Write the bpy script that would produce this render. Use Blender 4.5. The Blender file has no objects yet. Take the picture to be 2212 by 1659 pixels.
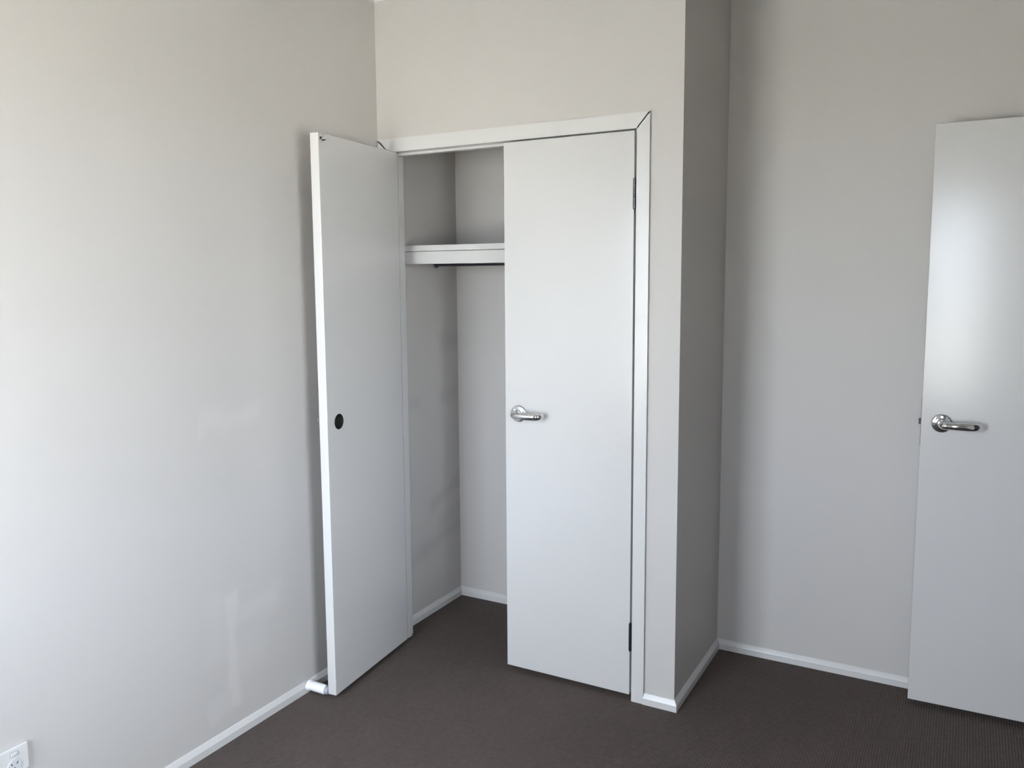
import bpy, bmesh, math
from mathutils import Vector, Matrix

# ------------------------------------------------------------------ camera, world, sun, exposure
S = bpy.context.scene
COL = S.collection

cam_data = bpy.data.cameras.new('camera')
cam = bpy.data.objects.new('camera', cam_data)
COL.objects.link(cam)
R_, U_, B_ = ((0.875810, 0.482607, -0.006844), (-0.048481, 0.102070, 0.993595), (0.480214, -0.869869, 0.112792))
cam.matrix_world = Matrix(((R_[0], U_[0], B_[0], 2.12756), (R_[1], U_[1], B_[1], -2.75138),
                           (R_[2], U_[2], B_[2], 1.55708), (0, 0, 0, 1)))
cam_data.sensor_width = 36.0
cam_data.lens = 29.041
cam_data.shift_x = 3.53 / 2212
cam_data.shift_y = -28.0 / 2212
cam_data.clip_start = 0.02
S.camera = cam

world = bpy.data.worlds.new('daylight_sky')
S.world = world
world.use_nodes = True
_bg = world.node_tree.nodes['Background']
_bg.inputs['Color'].default_value = (0.85, 0.915, 1.06, 1)       # high thin overcast
_bg.inputs['Strength'].default_value = 6.0

sun_d = bpy.data.lights.new('sun', 'SUN')
sun_d.energy = 22.0
sun_d.angle = math.radians(0.6)
sun_d.color = (1.0, 0.95, 0.88)
sun = bpy.data.objects.new('sun', sun_d)
COL.objects.link(sun)
sun.rotation_euler = (math.radians(-8), math.radians(45), 0)     # stands behind the house, lights the yard outside

WX0, WX1, WZ0, WZ1 = 0.08, 0.96, 0.64, 2.06                      # window openings: rear wall, left part
NX0, NX1, NZ0, NZ1 = 1.98, 2.36, 0.66, 2.10                      # rear wall, narrow one behind the camera
RY0, RY1, RZ0, RZ1 = -2.50, -1.60, 0.64, 2.06                    # right wall
YR = -3.00                                                       # inner face of the window wall
def portal(loc, w, h, rotz):
    d = bpy.data.lights.new('window_portal', 'AREA')
    d.shape = 'RECTANGLE'
    d.size, d.size_y = w, h
    d.cycles.is_portal = True
    o = bpy.data.objects.new('window_portal', d)
    COL.objects.link(o)
    o.location = loc
    o.rotation_euler = (math.radians(90), 0, rotz)
XRW = 2.86                                                       # inner face of the right wall
portal(((WX0 + WX1) / 2, YR - 0.11, (WZ0 + WZ1) / 2), WX1 - WX0, WZ1 - WZ0, 0)
portal(((NX0 + NX1) / 2, YR - 0.11, (NZ0 + NZ1) / 2), NX1 - NX0, NZ1 - NZ0, 0)
portal((XRW + 0.11, (RY0 + RY1) / 2, (RZ0 + RZ1) / 2), RY1 - RY0, RZ1 - RZ0, math.radians(90))

S.view_settings.view_transform = 'Standard'
S.view_settings.look = 'None'
S.view_settings.exposure = 2.38
S.view_settings.gamma = 1.0
S.view_settings.use_curve_mapping = False
S.cycles.max_bounces = 16
S.cycles.diffuse_bounces = 10
S.cycles.glossy_bounces = 6
S.cycles.caustics_reflective = False
S.cycles.caustics_refractive = False
S.cycles.sample_clamp_indirect = 8.0

# ------------------------------------------------------------------ key dimensions (metres)
W, D = 1.273, 0.582            # closet box: width along the front wall, depth to the back wall
XR = 2.86                      # right wall
ZC = 2.70                      # ceiling
XH, XM, XE = 0.0618, 0.5878, 1.1101      # left hinge, meeting edge, right hinge of the wardrobe doors
Z0, DH = 0.0196, 2.0372        # door bottom and door height
TH = 0.035
PHI = 1.4695                   # how far the left door stands open
WT = 0.090                     # closet wall thickness

# ------------------------------------------------------------------ materials
def nt(name):
    m = bpy.data.materials.new(name)
    m.use_nodes = True
    t = m.node_tree
    return m, t, t.nodes['Principled BSDF']

def N(t, kind, **kw):
    n = t.nodes.new(kind)
    for k, v in kw.items():
        if k in n.inputs.keys():
            n.inputs[k].default_value = v
        else:
            setattr(n, k, v)
    return n

def M(t, op, a, b=None, c=None, clamp=False):
    n = t.nodes.new('ShaderNodeMath')
    n.operation = op
    n.use_clamp = clamp
    for i, v in enumerate((a, b, c)):
        if v is None:
            continue
        if isinstance(v, (int, float)):
            n.inputs[i].default_value = v
        else:
            t.links.new(v, n.inputs[i])
    return n.outputs[0]

def simple(name, col, rough, metal=0.0, bump=0.0, bscale=60.0, var=0.0, spec=0.5):
    m, t, b = nt(name)
    b.inputs['Base Color'].default_value = (*col, 1)
    b.inputs['Roughness'].default_value = rough
    b.inputs['Metallic'].default_value = metal
    b.inputs['Specular IOR Level'].default_value = spec
    tc = N(t, 'ShaderNodeTexCoord')
    nz = N(t, 'ShaderNodeTexNoise', Scale=bscale, Detail=3.0)
    t.links.new(tc.outputs['Object'], nz.inputs['Vector'])
    if bump:
        bp = N(t, 'ShaderNodeBump', Strength=bump, Distance=0.001)
        t.links.new(nz.outputs['Fac'], bp.inputs['Height'])
        t.links.new(bp.outputs['Normal'], b.inputs['Normal'])
    if var:
        n2 = N(t, 'ShaderNodeTexNoise', Scale=1.7, Detail=4.0)
        t.links.new(tc.outputs['Object'], n2.inputs['Vector'])
        mr = N(t, 'ShaderNodeMapRange')
        mr.inputs['To Min'].default_value = 1 - var
        mr.inputs['To Max'].default_value = 1 + var
        t.links.new(n2.outputs['Fac'], mr.inputs['Value'])
        mx = N(t, 'ShaderNodeVectorMath', operation='SCALE')
        mx.inputs[0].default_value = col
        t.links.new(mr.outputs[0], mx.inputs['Scale'])
        t.links.new(mx.outputs[0], b.inputs['Base Color'])
    return m

WALL = (0.513, 0.489, 0.467)

def touched_up_wall():
    """wall paint with rolled touch-up patches and, inside the closet, grey scuffs"""
    m, t, b = nt('wall_paint_touched_up')
    b.inputs['Roughness'].default_value = 0.55
    b.inputs['Specular IOR Level'].default_value = 0.35
    tc = N(t, 'ShaderNodeTexCoord')
    sp = N(t, 'ShaderNodeSeparateXYZ')
    t.links.new(tc.outputs['Object'], sp.inputs[0])
    y, z = sp.outputs['Y'], sp.outputs['Z']
    def noise(scale, detail=3.0):
        n = N(t, 'ShaderNodeTexNoise', Scale=scale, Detail=detail)
        t.links.new(tc.outputs['Object'], n.inputs['Vector'])
        return n.outputs['Fac']
    n1, n2 = noise(9.0), noise(2.2, 4.0)
    wob = M(t, 'MULTIPLY', M(t, 'SUBTRACT', n1, 0.5), 0.07)
    def patch(y0, y1, z0, z1, amt, soft, shear=0.0):
        yy = M(t, 'ABSOLUTE', M(t, 'SUBTRACT', y, (y0 + y1) / 2))
        zc = M(t, 'ADD', M(t, 'MULTIPLY', M(t, 'SUBTRACT', y, (y0 + y1) / 2), shear), (z0 + z1) / 2)
        zz = M(t, 'ABSOLUTE', M(t, 'SUBTRACT', z, zc))
        d = M(t, 'MAXIMUM', M(t, 'SUBTRACT', yy, (y1 - y0) / 2), M(t, 'SUBTRACT', zz, (z1 - z0) / 2))
        d = M(t, 'ADD', d, wob)
        return M(t, 'MULTIPLY', M(t, 'MULTIPLY_ADD', d, -1.0 / soft, 0.5, clamp=True), amt)
    light = [patch(-0.962, -0.945, 1.045, 1.15, 0.5, 0.02), patch(-0.955, -0.85, 1.08, 1.15, 0.5, 0.04),
             patch(-0.85, -0.70, 1.075, 1.125, 0.5, 0.04, 0.1), patch(-0.885, -0.835, 0.10, 0.50, 1.0, 0.022),
             patch(-0.965, -0.84, 0.10, 0.17, 0.55, 0.03, 0.2), patch(-0.96, -0.86, 0.30, 0.52, 0.4, 0.05),
             patch(-0.85, -0.64, 0.385, 0.46, 0.6, 0.05, 0.15), patch(-0.88, -0.72, 0.20, 0.36, 0.35, 0.06)]
    acc = light[0]
    for q in light[1:]:
        acc = M(t, 'MAXIMUM', acc, q)
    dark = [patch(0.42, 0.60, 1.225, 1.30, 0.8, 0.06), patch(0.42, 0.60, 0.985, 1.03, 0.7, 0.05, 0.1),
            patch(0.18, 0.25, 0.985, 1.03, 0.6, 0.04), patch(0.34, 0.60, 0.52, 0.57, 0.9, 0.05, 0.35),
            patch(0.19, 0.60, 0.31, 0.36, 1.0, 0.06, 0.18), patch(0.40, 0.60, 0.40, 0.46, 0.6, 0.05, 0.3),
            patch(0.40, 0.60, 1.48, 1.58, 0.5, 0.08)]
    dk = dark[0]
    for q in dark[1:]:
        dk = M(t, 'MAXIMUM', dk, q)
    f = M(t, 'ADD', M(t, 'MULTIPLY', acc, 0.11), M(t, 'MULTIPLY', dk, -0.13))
    f = M(t, 'ADD', M(t, 'ADD', f, 1.0), M(t, 'MULTIPLY', M(t, 'SUBTRACT', n2, 0.5), 0.05))
    mx = N(t, 'ShaderNodeVectorMath', operation='SCALE')
    mx.inputs[0].default_value = WALL
    t.links.new(f, mx.inputs['Scale'])
    t.links.new(mx.outputs[0], b.inputs['Base Color'])
    bp = N(t, 'ShaderNodeBump', Strength=0.06, Distance=0.001)
    t.links.new(noise(180.0), bp.inputs['Height'])
    t.links.new(bp.outputs['Normal'], b.inputs['Normal'])
    return m

def carpet_mat():
    m, t, b = nt('ribbed_loop_carpet')
    b.inputs['Roughness'].default_value = 0.95
    b.inputs['Specular IOR Level'].default_value = 0.1
    tc = N(t, 'ShaderNodeTexCoord')
    sp = N(t, 'ShaderNodeSeparateXYZ')
    t.links.new(tc.outputs['Object'], sp.inputs[0])
    k = 2 * math.pi
    n = N(t, 'ShaderNodeTexNoise', Scale=55.0, Detail=2.0)
    t.links.new(tc.outputs['Object'], n.inputs['Vector'])
    nb = N(t, 'ShaderNodeTexNoise', Scale=1.6, Detail=5.0)
    t.links.new(tc.outputs['Object'], nb.inputs['Vector'])
    wx = M(t, 'ADD', sp.outputs['X'], M(t, 'MULTIPLY', n.outputs['Fac'], 0.0022))
    rib = M(t, 'ABSOLUTE', M(t, 'SINE', M(t, 'MULTIPLY', wx, k / 0.0172)))
    row = M(t, 'FLOOR', M(t, 'DIVIDE', wx, 0.0086))
    ly = M(t, 'ADD', sp.outputs['Y'], M(t, 'MULTIPLY', row, 0.0043))
    loop = M(t, 'ABSOLUTE', M(t, 'SINE', M(t, 'MULTIPLY', ly, k / 0.0172)))
    h = M(t, 'MULTIPLY', M(t, 'POWER', rib, 0.6), M(t, 'MULTIPLY_ADD', loop, 0.4, 0.6))
    f = M(t, 'ADD', M(t, 'MULTIPLY_ADD', h, 0.42, 0.68), M(t, 'MULTIPLY', M(t, 'SUBTRACT', n.outputs['Fac'], 0.5), 0.35))
    f = M(t, 'ADD', f, M(t, 'MULTIPLY', M(t, 'SUBTRACT', nb.outputs['Fac'], 0.5), 0.30))
    mx = N(t, 'ShaderNodeVectorMath', operation='SCALE')
    mx.inputs[0].default_value = (0.113, 0.091, 0.081)
    t.links.new(f, mx.inputs['Scale'])
    t.links.new(mx.outputs[0], b.inputs['Base Color'])
    bp = N(t, 'ShaderNodeBump', Strength=0.6, Distance=0.004)
    t.links.new(h, bp.inputs['Height'])
    t.links.new(bp.outputs['Normal'], b.inputs['Normal'])
    return m

def glass_mat():
    m = bpy.data.materials.new('window_glass')
    m.use_nodes = True
    t = m.node_tree
    t.nodes.clear()
    out = N(t, 'ShaderNodeOutputMaterial')
    tr = N(t, 'ShaderNodeBsdfTransparent')
    tr.inputs[0].default_value = (0.93, 0.95, 0.94, 1)
    gl = N(t, 'ShaderNodeBsdfGlossy', Roughness=0.02)
    fr = N(t, 'ShaderNodeFresnel', IOR=1.45)
    mx = N(t, 'ShaderNodeMixShader')
    t.links.new(fr.outputs[0], mx.inputs[0])
    t.links.new(tr.outputs[0], mx.inputs[1])
    t.links.new(gl.outputs[0], mx.inputs[2])
    t.links.new(mx.outputs[0], out.inputs[0])
    return m

MAT = dict(
    wall=simple('wall_paint', WALL, 0.55, bump=0.06, bscale=180, var=0.02, spec=0.35),
    left=touched_up_wall(),
    ceil=simple('ceiling_white', (0.60, 0.592, 0.58), 0.8, bump=0.05, bscale=150, var=0.01),
    trim=simple('trim_gloss_white', (0.590, 0.578, 0.565), 0.28, bump=0.04, bscale=45, var=0.01),
    door=simple('door_gloss_white', (0.570, 0.557, 0.544), 0.205, bump=0.035, bscale=28, var=0.012),
    shelf=simple('shelf_white', (0.55, 0.54, 0.525), 0.3, bump=0.03, bscale=40, var=0.01),
    carpet=carpet_mat(),
    chrome=simple('polished_chrome', (0.80, 0.80, 0.82), 0.07, metal=1.0, bump=0.01, bscale=30),
    steel=simple('dull_steel', (0.10, 0.10, 0.115), 0.35, metal=1.0, bump=0.03, bscale=80),
    dark=simple('dark_bore', (0.020, 0.019, 0.016), 0.7, bump=0.3, bscale=120),
    brass=simple('dark_bronze', (0.06, 0.055, 0.045), 0.4, metal=0.6, bump=0.05, bscale=90),
    plastic=simple('white_plastic', (0.62, 0.605, 0.59), 0.28, bump=0.01, bscale=50),
    stopper=simple('bright_white_plastic', (0.84, 0.84, 0.85), 0.3, bump=0.01, bscale=50),
    insert=simple('socket_insert', (0.57, 0.57, 0.58), 0.3, bump=0.01, bscale=50),
    grey=simple('switch_gap_grey', (0.42, 0.42, 0.42), 0.4, bump=0.01, bscale=50),
    rubber=simple('grey_rubber', (0.35, 0.36, 0.40), 0.6, bump=0.05, bscale=90),
    alu=simple('window_aluminium', (0.70, 0.70, 0.70), 0.35, metal=0.3, bump=0.02, bscale=60),
    glass=glass_mat(),
    paving=simple('pale_paving', (0.45, 0.43, 0.395), 0.85, bump=0.3, bscale=12, var=0.12),
)

# ------------------------------------------------------------------ helpers
def obj(name, bm, mat, parent=None, smooth=False):
    me = bpy.data.meshes.new(name)
    bmesh.ops.recalc_face_normals(bm, faces=bm.faces[:])
    bm.to_mesh(me)
    bm.free()
    me.materials.append(MAT[mat])
    if smooth:
        for p in me.polygons:
            p.use_smooth = True
    o = bpy.data.objects.new(name, me)
    COL.objects.link(o)
    if parent is not None:
        o.parent = parent
    return o

def empty(name, loc=(0, 0, 0), rotz=0.0):
    o = bpy.data.objects.new(name, None)
    o.empty_display_size = 0.1
    COL.objects.link(o)
    o.location = loc
    o.rotation_euler = (0, 0, rotz)
    return o

def tag(o, label, cat, kind=None, group=None):
    o['label'] = label
    o['category'] = cat
    if kind:
        o['kind'] = kind
    if group:
        o['group'] = group
    return o

def box(bm, x0, x1, y0, y1, z0, z1, bev=0.0):
    r = bmesh.ops.create_cube(bm, size=1.0)
    vs = r['verts']
    for v in vs:
        v.co = Vector((x0 + (v.co.x + .5) * (x1 - x0), y0 + (v.co.y + .5) * (y1 - y0), z0 + (v.co.z + .5) * (z1 - z0)))
    if bev:
        es = list({e for v in vs for e in v.link_edges})
        bmesh.ops.bevel(bm, geom=es, offset=bev, segments=2, profile=0.5, affect='EDGES')
    return bm

def B(*a, **k):
    return box(bmesh.new(), *a, **k)

def lathe(bm, prof, axis='y', seg=40, center=(0, 0, 0)):
    """prof: (radius, height) pairs from the base up; the height runs along the axis"""
    rings = []
    for r, h in prof:
        ring = []
        for i in range(seg):
            a = 2 * math.pi * i / seg
            u, v = r * math.cos(a), r * math.sin(a)
            p = {'x': (h, u, v), 'y': (u, h, v), 'z': (u, v, h)}[axis]
            ring.append(bm.verts.new(Vector(p) + Vector(center)))
        rings.append(ring)
    for a, b in zip(rings, rings[1:]):
        for i in range(seg):
            bm.faces.new((a[i], a[(i + 1) % seg], b[(i + 1) % seg], b[i]))
    bm.faces.new(rings[0])
    bm.faces.new(rings[-1])
    return bm

def sweep(bm, p0, p1, nrm, prof, s0=0, s1=0):
    """run a (depth, z) profile from p0 to p1; nrm points into the room; s = +1 lengthens, -1 shortens that end by the depth (mitre)"""
    a, b, n = Vector((*p0, 0)), Vector((*p1, 0)), Vector((*nrm, 0))
    d = (b - a).normalized()
    A = [bm.verts.new(a + n * q + Vector((0, 0, z)) - d * (s0 * q)) for q, z in prof]
    Bv = [bm.verts.new(b + n * q + Vector((0, 0, z)) + d * (s1 * q)) for q, z in prof]
    k = len(prof)
    for i in range(k):
        bm.faces.new((A[i], A[(i + 1) % k], Bv[(i + 1) % k], Bv[i]))
    bm.faces.new(A)
    bm.faces.new(Bv)
    return bm

SKIRT = [(0, 0), (0.0125, 0), (0.0125, 0.024), (0.0115, 0.0262), (0.004, 0.0395), (0.002, 0.0415), (0, 0.0418)]
COVE = [(0, 2.645), (0.007, 2.645)] + [(0.055 - 0.048 * math.cos(math.radians(a)), 2.645 + 0.048 * math.sin(math.radians(a)))
                                       for a in range(10, 91, 10)] + [(0.055, 2.70), (0, 2.70)]

def structure(name, bm, mat, label, cat, smooth=False):
    return tag(obj(name, bm, mat, smooth=smooth), label, cat, 'structure')

# ------------------------------------------------------------------ room shell
structure('floor', B(-0.1, 4.1, -3.24, 0.70, -0.12, 0), 'carpet', 'dark brown-grey ribbed carpet covering the whole floor', 'floor')
structure('ceiling', B(-0.3, 4.3, -3.44, 0.90, ZC, ZC + 0.15), 'ceil', 'flat white ceiling above the bedroom', 'ceiling')
structure('wall_left', B(-0.10, 0, -3.24, 0.70, 0, ZC), 'left', 'long pale wall on the left with patchy touch-up paint', 'wall')
structure('wall_back', B(0, 2.96, D, D + 0.10, 0, ZC), 'wall', 'shaded greige wall behind the open bedroom door', 'wall')

bm = bmesh.new()
box(bm, 0, 0.0405, 0, WT, 0, ZC)                                 # nib beside the left wall
box(bm, 0.0405, 1.1315, 0, WT, 2.0795, ZC)                       # over the doors
box(bm, 1.1315, W, 0, WT, 0, ZC)                                 # pier right of the doors
box(bm, W - WT, W, WT, D, 0, ZC)                                 # return to the back wall
structure('wall_closet', bm, 'wall', 'projecting closet wall with the wardrobe opening and shaded side return', 'wall')

bm = bmesh.new()
DY0, DY1 = -0.350, 0.483                                         # bedroom doorway in the right wall
box(bm, XR, XR + 0.1, YR - 0.12, RY0, 0, ZC)
box(bm, XR, XR + 0.1, RY0, RY1, 0, RZ0)
box(bm, XR, XR + 0.1, RY0, RY1, RZ1, ZC)
box(bm, XR, XR + 0.1, RY1, DY0, 0, ZC)
box(bm, XR, XR + 0.1, DY1, D, 0, ZC)
box(bm, XR, XR + 0.1, DY0, DY1, 2.085, ZC)
structure('wall_right', bm, 'wall', 'wall on the right with the bedroom doorway, outside the frame', 'wall')

bm = bmesh.new()
box(bm, 0, WX0, YR - 0.12, YR, 0, ZC)
box(bm, WX1, NX0, YR - 0.12, YR, 0, ZC)
box(bm, NX0, NX1, YR - 0.12, YR, 0, NZ0)
box(bm, NX0, NX1, YR - 0.12, YR, NZ1, ZC)
box(bm, NX1, XR, YR - 0.12, YR, 0, ZC)
box(bm, WX0, WX1, YR - 0.12, YR, 0, WZ0)
box(bm, WX0, WX1, YR - 0.12, YR, WZ1, ZC)
structure('wall_rear', bm, 'wall', 'window wall behind the camera', 'wall')

bm = bmesh.new()
box(bm, XR + 0.1, 4.0, -1.30, -1.20, 0, ZC)
box(bm, XR + 0.1, 4.0, D, D + 0.1, 0, ZC)
box(bm, 4.0, 4.1, -1.30, D + 0.1, 0, ZC)
structure('wall_hall', bm, 'wall', 'hallway walls beyond the bedroom doorway, outside the frame', 'wall')

structure('ground', B(-40, 40, -50, 30, -0.35, -0.25), 'paving', 'pale sunlit paving outside the window', 'ground')

# windows (behind and beside the camera; the daylight comes through them)
def window(name, w, h, loc, rotz, label, panes=2):
    """sliding window in a wall; local frame: x along the wall, y = 0 at its inner face, outside at -y"""
    win = tag(empty(name, loc, rotz), label, 'window', 'structure')
    bm = bmesh.new()
    box(bm, -w / 2, -w / 2 + 0.04, -0.095, -0.045, 0, h)
    box(bm, w / 2 - 0.04, w / 2, -0.095, -0.045, 0, h)
    box(bm, -w / 2 + 0.04, w / 2 - 0.04, -0.095, -0.045, 0, 0.04)
    box(bm, -w / 2 + 0.04, w / 2 - 0.04, -0.095, -0.045, h - 0.04, h)
    obj('window_frame', bm, 'alu', win)
    if panes == 2:
        obj('mullion', B(-0.02, 0.02, -0.093, -0.047, 0.04, h - 0.04), 'alu', win)
        obj('pane', B(-w / 2 + 0.04, -0.02, -0.072, -0.068, 0.04, h - 0.04), 'glass', win)
        obj('pane', B(0.02, w / 2 - 0.04, -0.072, -0.068, 0.04, h - 0.04), 'glass', win)
    else:
        obj('pane', B(-w / 2 + 0.04, w / 2 - 0.04, -0.072, -0.068, 0.04, h - 0.04), 'glass', win)
    obj('window_sill', B(-w / 2 - 0.03, w / 2 + 0.03, 0, 0.02, -0.02, 0, bev=0.003), 'trim', win)
window('window_1', WX1 - WX0, WZ1 - WZ0, ((WX0 + WX1) / 2, YR, WZ0), 0, 'wide aluminium sliding window in the rear wall, behind the camera')
window('window_2', NX1 - NX0, NZ1 - NZ0, ((NX0 + NX1) / 2, YR, NZ0), 0, 'narrow aluminium window in the rear wall, behind the camera', 1)
window('window_3', RY1 - RY0, RZ1 - RZ0, (XRW, (RY0 + RY1) / 2, RZ0), math.radians(90), 'aluminium sliding window in the right wall, outside the frame')

# baseboards
def skirt(name, runs, label):
    bm = bmesh.new()
    for r in runs:
        sweep(bm, r[0], r[1], r[2], SKIRT, *r[3:])
    structure(name, bm, 'trim', label, 'baseboard')
skirt('baseboard_left', [((0, YR), (0, -0.0005), (1, 0), -1, 0)], 'white bevelled skirting along the foot of the left wall')
skirt('baseboard_closet_left', [((0, WT), (0, D), (1, 0), 0, -1)], 'white skirting on the left wall inside the wardrobe')
skirt('baseboard_closet_back', [((0, D), (W - WT, D), (0, -1), -1, 0)], 'white skirting on the back wall inside the wardrobe')
skirt('baseboard_front', [((1.1577, 0), (W, 0), (0, -1), 0, 1)], 'short white skirting piece right of the wardrobe architrave')
skirt('baseboard_return', [((W, 0), (W, D), (1, 0), 1, -1)], 'shaded white skirting along the closet side return')
skirt('baseboard_back', [((W, D), (XR, D), (0, -1), -1, -1)], 'white skirting along the back wall up to the bedroom door')
skirt('baseboard_right', [((XR, -0.395), (XR, YR), (-1, 0), 0, -1)], 'skirting along the right wall, outside the frame')
skirt('baseboard_rear', [((XR, YR), (0, YR), (0, 1), -1, -1)], 'skirting under the window behind the camera')

# cornices
def cornice(name, p0, p1, n, s0, s1, label):
    bm = sweep(bmesh.new(), p0, p1, n, COVE, s0, s1)
    structure(name, bm, 'ceil', label, 'cornice')
cornice('trim_1', (0, YR), (0, 0), (1, 0), -1, -1, 'white cove cornice over the left wall')
cornice('trim_2', (0, 0), (W, 0), (0, -1), -1, 1, 'white cove cornice over the closet front wall')
cornice('trim_3', (W, 0), (W, D), (1, 0), 1, -1, 'white cove cornice over the closet side return')
cornice('trim_4', (W, D), (XR, D), (0, -1), -1, -1, 'white cove cornice over the back wall')
cornice('trim_5', (XR, D), (XR, YR), (-1, 0), -1, -1, 'white cove cornice over the right wall')
cornice('trim_6', (XR, YR), (0, YR), (0, 1), -1, -1, 'white cove cornice over the window wall')

# bedroom doorway lining and architraves (outside the frame, the door hangs on it)
bm = bmesh.new()
for y0, y1 in ((DY0, DY0 + 0.018), (DY1 - 0.018, DY1)):
    box(bm, XR, XR + 0.1, y0, y1, 0, 2.085)
box(bm, XR, XR + 0.1, DY0 + 0.018, DY1 - 0.018, 2.067, 2.085)
box(bm, XR - 0.018, XR, DY0 - 0.034, DY0 + 0.013, 0, 2.119, bev=0.002)
box(bm, XR - 0.018, XR, DY1 - 0.013, DY1 + 0.034, 0, 2.119, bev=0.002)
box(bm, XR - 0.018, XR, DY0 + 0.013, DY1 - 0.013, 2.072, 2.119, bev=0.002)
structure('trim_7', bm, 'trim', 'white lining and architraves of the bedroom doorway', 'door frame')

# ------------------------------------------------------------------ lever handle (rose + lever), outward = -y, lever along +x*dirx
def lever_bm(dirx):
    path = [(0, -0.006, .0105, .0105), (0, -0.044, .0105, .0105), (0.0015, -0.0505, .0106, .0112), (0.0065, -0.0560, .0106, .0118),
            (0.016, -0.0580, .0105, .0126), (0.045, -0.0585, .0100, .0132), (0.078, -0.0575, .0098, .0138), (0.096, -0.0545, .0098, .0138),
            (0.107, -0.0480, .0096, .0134), (0.1125, -0.0385, .0088, .0124), (0.1135, -0.0320, .0076, .0108), (0.1137, -0.0300, .0054, .0080)]
    bm = bmesh.new()
    seg = 20
    rings = []
    for i, (x, y, a, b) in enumerate(path):
        p = path[max(i - 1, 0)]
        q = path[min(i + 1, len(path) - 1)]
        tx, ty = q[0] - p[0], q[1] - p[1]
        L = math.hypot(tx, ty)
        nx, ny = -ty / L, tx / L
        ring = []
        for k in range(seg):
            g = 2 * math.pi * k / seg
            ring.append(bm.verts.new(((x + nx * a * math.cos(g)) * dirx, y + ny * a * math.cos(g), b * math.sin(g))))
        rings.append(ring)
    for a, b in zip(rings, rings[1:]):
        for k in range(seg):
            bm.faces.new((a[k], a[(k + 1) % seg], b[(k + 1) % seg], b[k]))
    bm.faces.new(rings[0])
    bm.faces.new(rings[-1])
    return bm

ROSE = [(0.0320, 0.0), (0.0328, -0.002), (0.0325, -0.0045), (0.0305, -0.0068), (0.0275, -0.0078), (0.0225, -0.0086), (0.0165, -0.0096),
        (0.0145, -0.0105), (0.0135, -0.0150), (0.0125, -0.0165), (0.0100, -0.0168)]

def handle(parent, x, z, dirx, y=0.0):
    r = obj('handle_rose', lathe(bmesh.new(), ROSE), 'chrome', parent, smooth=True)
    r.location = (x, y, z)
    r['label'] = 'round chrome rose'
    l = obj('lever_handle', lever_bm(dirx), 'chrome', parent, smooth=True)
    l.location = (x, y, z)
    l['label'] = 'curved chrome lever'
    return r, l

def hinge(parent, x, y, z, h=0.102, r=0.0058):
    bm = bmesh.new()
    n = 5
    for i in range(n):                                            # five knuckles and two ball tips
        a, b = -h / 2 + i * h / n + 0.0004, -h / 2 + (i + 1) * h / n - 0.0004
        lathe(bm, [(r * .93, a), (r, a + .0006), (r, b - .0006), (r * .93, b)], 'z', 14)
    lathe(bm, [(r * .8, h / 2), (r * .8, h / 2 + .002), (r * .3, h / 2 + .0035)], 'z', 14)
    lathe(bm, [(r * .3, -h / 2 - .0035), (r * .8, -h / 2 - .002), (r * .8, -h / 2)], 'z', 14)
    o = obj('hinge', bm, 'steel', parent, smooth=False)
    o.location = (x, y, z)
    o['label'] = 'dark steel butt hinge'
    return o

# ------------------------------------------------------------------ built-in wardrobe
ward = tag(empty('built_in_wardrobe', (0.6, 0, 0)), 'white built-in wardrobe with one flush door open, shelf and hanging rail inside', 'wardrobe')
INV = Matrix.Translation(-Vector(ward.location))
def wp(o):
    o.parent = ward
    o.matrix_parent_inverse = INV
    return o

# linings, stop beads, architraves
wp(obj('jamb', B(0.0408, 0.0588, 0, WT + 0.002, 0, 2.0608), 'trim'))
wp(obj('jamb', B(1.1112, 1.1311, 0, WT + 0.002, 0, 2.0608), 'trim'))
wp(obj('head_jamb', B(0.0408, 1.1311, 0, WT + 0.002, 2.0608, 2.0788), 'trim'))
wp(obj('stop_bead', B(0.0588, 0.0688, 0.0420, 0.0720, 0, 2.0508, bev=0.001), 'trim'))
wp(obj('stop_bead', B(1.1012, 1.1112, 0.0420, 0.0720, 0, 2.0508, bev=0.001), 'trim'))
wp(obj('head_stop_bead', B(0.0588, 1.1112, 0.0420, 0.0720, 2.0508, 2.0608, bev=0.001), 'trim'))

def architrave(name, pts):
    """pts: outline in x, z; 12 mm thick with an eased front edge"""
    bm = bmesh.new()
    f = [bm.verts.new((x, -0.0105, z)) for x, z in pts]
    b = [bm.verts.new((x, 0.0, z)) for x, z in pts]
    n = len(pts)
    ff = bm.faces.new(f)
    bm.faces.new(b)
    for i in range(n):
        bm.faces.new((f[i], f[(i + 1) % n], b[(i + 1) % n], b[i]))
    bm.normal_update()
    bmesh.ops.bevel(bm, geom=list(ff.edges), offset=0.0022, segments=2, profile=0.5, affect='EDGES')
    return wp(obj(name, bm, 'trim'))
xi0, xi1, xo1, zi, zo = 0.0560, 1.1155, 1.1577, 2.0622, 2.1092
architrave('architrave', [(0.0130, 0), (xi0, 0), (xi0, zi), (0.0130, zi + 0.0427)])
architrave('architrave', [(xi1, 0), (xo1, 0), (xo1, zo), (xi1, zi)])
architrave('head_architrave', [(xi0, zi), (xi1, zi), (xo1, zo), (0.0085, zo)])

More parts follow.
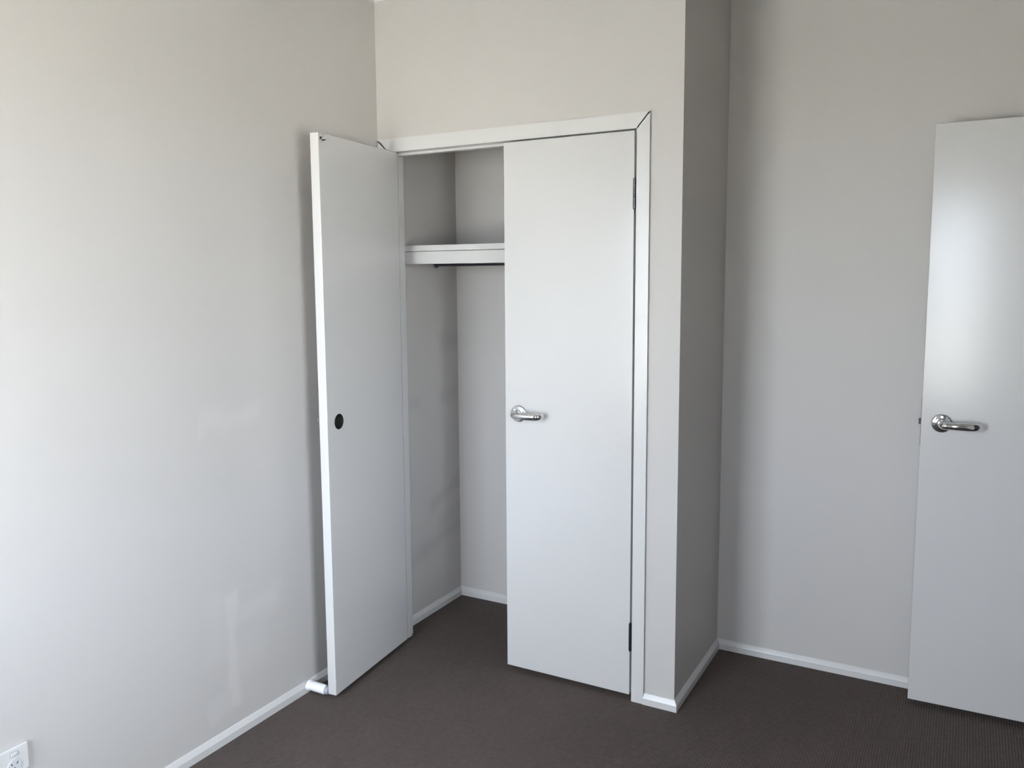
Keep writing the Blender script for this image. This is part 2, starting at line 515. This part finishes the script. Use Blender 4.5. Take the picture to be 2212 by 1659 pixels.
# left door, open; local frame: hinge pin at the origin, leaf along +x, inner face at y = TH
WL = 0.5228
BX, BZ = 0.4515, 1.0385 - Z0                                       # spindle bore
def bored_leaf():
    bm = bmesh.new()
    box(bm, 0.0, WL, 0, TH, 0, DH, bev=0.0015)
    bm.normal_update()
    face = max((f for f in bm.faces if f.normal.y > 0.99), key=lambda f: f.calc_area())
    edges = list(face.edges)
    bmesh.ops.delete(bm, geom=[face], context='FACES_ONLY')
    ring = [bm.verts.new((BX + 0.0285 * math.cos(2 * math.pi * i / 36), TH, BZ + 0.0285 * math.sin(2 * math.pi * i / 36))) for i in range(36)]
    ce = [bm.edges.new((ring[i], ring[(i + 1) % 36])) for i in range(36)]
    bmesh.ops.triangle_fill(bm, edges=edges + ce, use_beauty=True, normal=(0, 1, 0))
    return bm
ld = wp(obj('door', bored_leaf(), 'door'))
ld['label'] = 'left flush door, swung open towards the left wall'
ld.matrix_parent_inverse = Matrix.Identity(4)
ld.location = (XH - 0.6, -0.005, Z0)
ld.rotation_euler = (0, 0, -PHI)
bm = bmesh.new()                                                   # lining of the bore: a blind cup
k = 36
a = [bm.verts.new((BX + 0.0285 * math.cos(2 * math.pi * i / k), TH - 0.0002, BZ + 0.0285 * math.sin(2 * math.pi * i / k))) for i in range(k)]
b = [bm.verts.new((BX + 0.0275 * math.cos(2 * math.pi * i / k), TH - 0.026, BZ + 0.0275 * math.sin(2 * math.pi * i / k))) for i in range(k)]
c = [bm.verts.new((BX + 0.012 * math.cos(2 * math.pi * i / k), TH - 0.023, BZ + 0.012 * math.sin(2 * math.pi * i / k))) for i in range(k)]
for i in range(k):
    j = (i + 1) % k
    bm.faces.new((a[i], a[j], b[j], b[i]))
    bm.faces.new((b[i], b[j], c[j], c[i]))
bm.faces.new(c)
o = obj('handle_bore', bm, 'dark', ld)
o['label'] = 'dark round handle hole'
handle(ld, BX, BZ, -1)
for z in (1.82, 0.225):
    hinge(ld, -0.0015, -0.004, z)
bm = B(WL - 0.040, WL - 0.0045, TH - 0.0005, TH + 0.0018, DH - 0.031, DH - 0.005, bev=0.0005)
lathe(bm, [(0.0085, 0), (0.0085, 0.005), (0.0045, 0.0095)], 'y', 16, (WL - 0.0290, TH + 0.001, DH - 0.0180))
o = obj('roller_catch', bm, 'chrome', ld)
obj('catch_screw', lathe(bmesh.new(), [(0.0048, 0), (0.0048, 0.0018), (0.003, 0.0026)], 'y', 14, (WL - 0.0120, TH + 0.0012, DH - 0.0180)), 'dark', ld)
o['label'] = 'small chrome catch at the top corner'

# right door, closed; local frame: hinge at the origin, leaf along -x
WR = XE - XM
rd = wp(obj('door', B(-WR, -0.0073, 0.002, TH + 0.001, 0, DH - 0.0024, bev=0.0015), 'door'))
rd['label'] = 'right flush door, shut, with chrome lever'
rd.matrix_parent_inverse = Matrix.Identity(4)
rd.location = (XE - 0.6, -0.005, Z0)
handle(rd, -WR + 0.0595, 1.0395 - Z0, 1, 0.002)
for z in (1.840, 0.245):
    hinge(rd, -0.0033, -0.0035, z - Z0)

# shelf and rail
SY = 0.130
wp(obj('shelf', B(0.0005, W - WT - 0.0005, SY, D - 0.0005, 1.6685, 1.6925, bev=0.001), 'shelf'))
o = wp(obj('shelf_batten', B(0.0005, W - WT - 0.0005, SY + 0.002, SY + 0.020, 1.6148, 1.6665, bev=0.001), 'shelf'))
for x0, x1 in ((0.0005, 0.0185), (W - WT - 0.0185, W - WT - 0.0005)):
    wp(obj('shelf_cleat', B(x0, x1, SY + 0.0205, D - 0.0005, 1.6300, 1.6683, bev=0.001), 'shelf'))
bm = lathe(bmesh.new(), [(0.0125, 0.0190), (0.0125, W - WT - 0.0190)], 'x', 24, (0, 0.383, 1.6200))
rail = wp(obj('hanging_rail', bm, 'steel', smooth=False))
for x0, x1 in ((0.0186, 0.0246), (W - WT - 0.0246, W - WT - 0.0186)):
    bm = lathe(bmesh.new(), [(0.020, x0), (0.020, (x0 + x1) / 2), (0.016, x1)], 'x', 24, (0, 0.383, 1.6200))
    s = obj('rail_socket', bm, 'steel', rail)

# ------------------------------------------------------------------ bedroom door
BR = -(-0.0208)
dr = tag(empty('door_1', (2.0068, 0.4458, 0.0212), BR), 'white gloss bedroom door standing open before the back wall', 'door', 'structure')
LB = 0.82
obj('door_leaf', B(0, LB, 0, TH, 0, 2.040, bev=0.0015), 'door', dr)
handle(dr, 0.0635, 1.0435 - 0.0212, 1)
bm = B(-0.0012, 0.0002, 0.006, 0.029, 0.935, 1.105, bev=0.0003)
obj('latch_plate', bm, 'steel', dr)
bm = bmesh.new()
pts = [(-0.0085, 0.011), (-0.0070, 0.024), (-0.001, 0.024), (-0.001, 0.011)]
lo = [bm.verts.new((x, y, 1.0125)) for x, y in pts]
hi = [bm.verts.new((x, y, 1.0325)) for x, y in pts]
bm.faces.new(lo); bm.faces.new(hi)
for i in range(4):
    bm.faces.new((lo[i], lo[(i + 1) % 4], hi[(i + 1) % 4], hi[i]))
o = obj('latch_bolt', bm, 'brass', dr)
o['label'] = 'dark latch bolt'
for z in (1.84, 1.02, 0.225):
    hinge(dr, LB + 0.002, TH + 0.0045, z)

# ------------------------------------------------------------------ door stop on the left skirting
st = tag(empty('door_stop', (0.0115, -0.5150, 0.0265)), 'small white cylindrical door stop on left skirting behind the open wardrobe door', 'door stop')
obj('stop_base', lathe(bmesh.new(), [(0.0200, 0.0), (0.0205, 0.002), (0.0205, 0.006), (0.0190, 0.0085), (0.0165, 0.0095)], 'x', 28), 'stopper', st, smooth=False)
obj('stop_body', lathe(bmesh.new(), [(0.0165, 0.0094), (0.0175, 0.012), (0.0180, 0.03), (0.0180, 0.074), (0.0172, 0.080), (0.0150, 0.0835)], 'x', 28), 'stopper', st, smooth=True)
o = obj('stop_tip', lathe(bmesh.new(), [(0.0140, 0.0834), (0.0150, 0.086), (0.0150, 0.093), (0.0120, 0.0965), (0.0060, 0.0975)], 'x', 28), 'rubber', st, smooth=True)
o['label'] = 'grey rubber tip'

# ------------------------------------------------------------------ power outlet low on the left wall
PC = (-1.6345, 0.312)                                              # plate centre in y, z
po = tag(empty('power_outlet', (0, PC[0], PC[1])), 'white wall power outlet with rocker switch, low on the left wall', 'power outlet')
obj('plate', B(0, 0.0095, -0.0675, 0.0675, -0.0360, 0.0360, bev=0.0028), 'plastic', po)
def slot(bm, y, z, rot, L=0.0072, Wd=0.0021):
    c, s = math.cos(rot), math.sin(rot)
    lo, hi = [], []
    for u, v in ((-Wd / 2, -L / 2), (Wd / 2, -L / 2), (Wd / 2, L / 2), (-Wd / 2, L / 2)):
        p = (y + u * c - v * s, z + u * s + v * c)
        lo.append(bm.verts.new((0.0098, *p)))
        hi.append(bm.verts.new((0.01135, *p)))
    bm.faces.new(lo); bm.faces.new(hi)
    for i in range(4):
        bm.faces.new((lo[i], lo[(i + 1) % 4], hi[(i + 1) % 4], hi[i]))
for yc in (-0.0285, 0.0285):
    ins = obj('socket', lathe(bmesh.new(), [(0.0185, 0.0090), (0.0185, 0.0102), (0.0178, 0.0110)], 'x', 32, (0, yc, -0.0125)), 'insert', po)
    for dy, dz, rot in ((-0.0072, 0.0050, 0.52), (0.0072, 0.0050, -0.52), (0.0, -0.0080, 0.0)):
        bm = bmesh.new()
        slot(bm, yc + dy, -0.0115 + dz, rot)
        obj('socket_slot', bm, 'dark', ins)
    rb = obj('switch_surround', B(0.0090, 0.0100, yc - 0.0105, yc + 0.0105, 0.0135, 0.0270, bev=0.0004), 'grey', po)
    bm = B(0.0100, 0.0135, yc - 0.0080, yc + 0.0080, 0.0160, 0.0250, bev=0.0012)
    obj('switch_rocker', bm, 'plastic', rb)
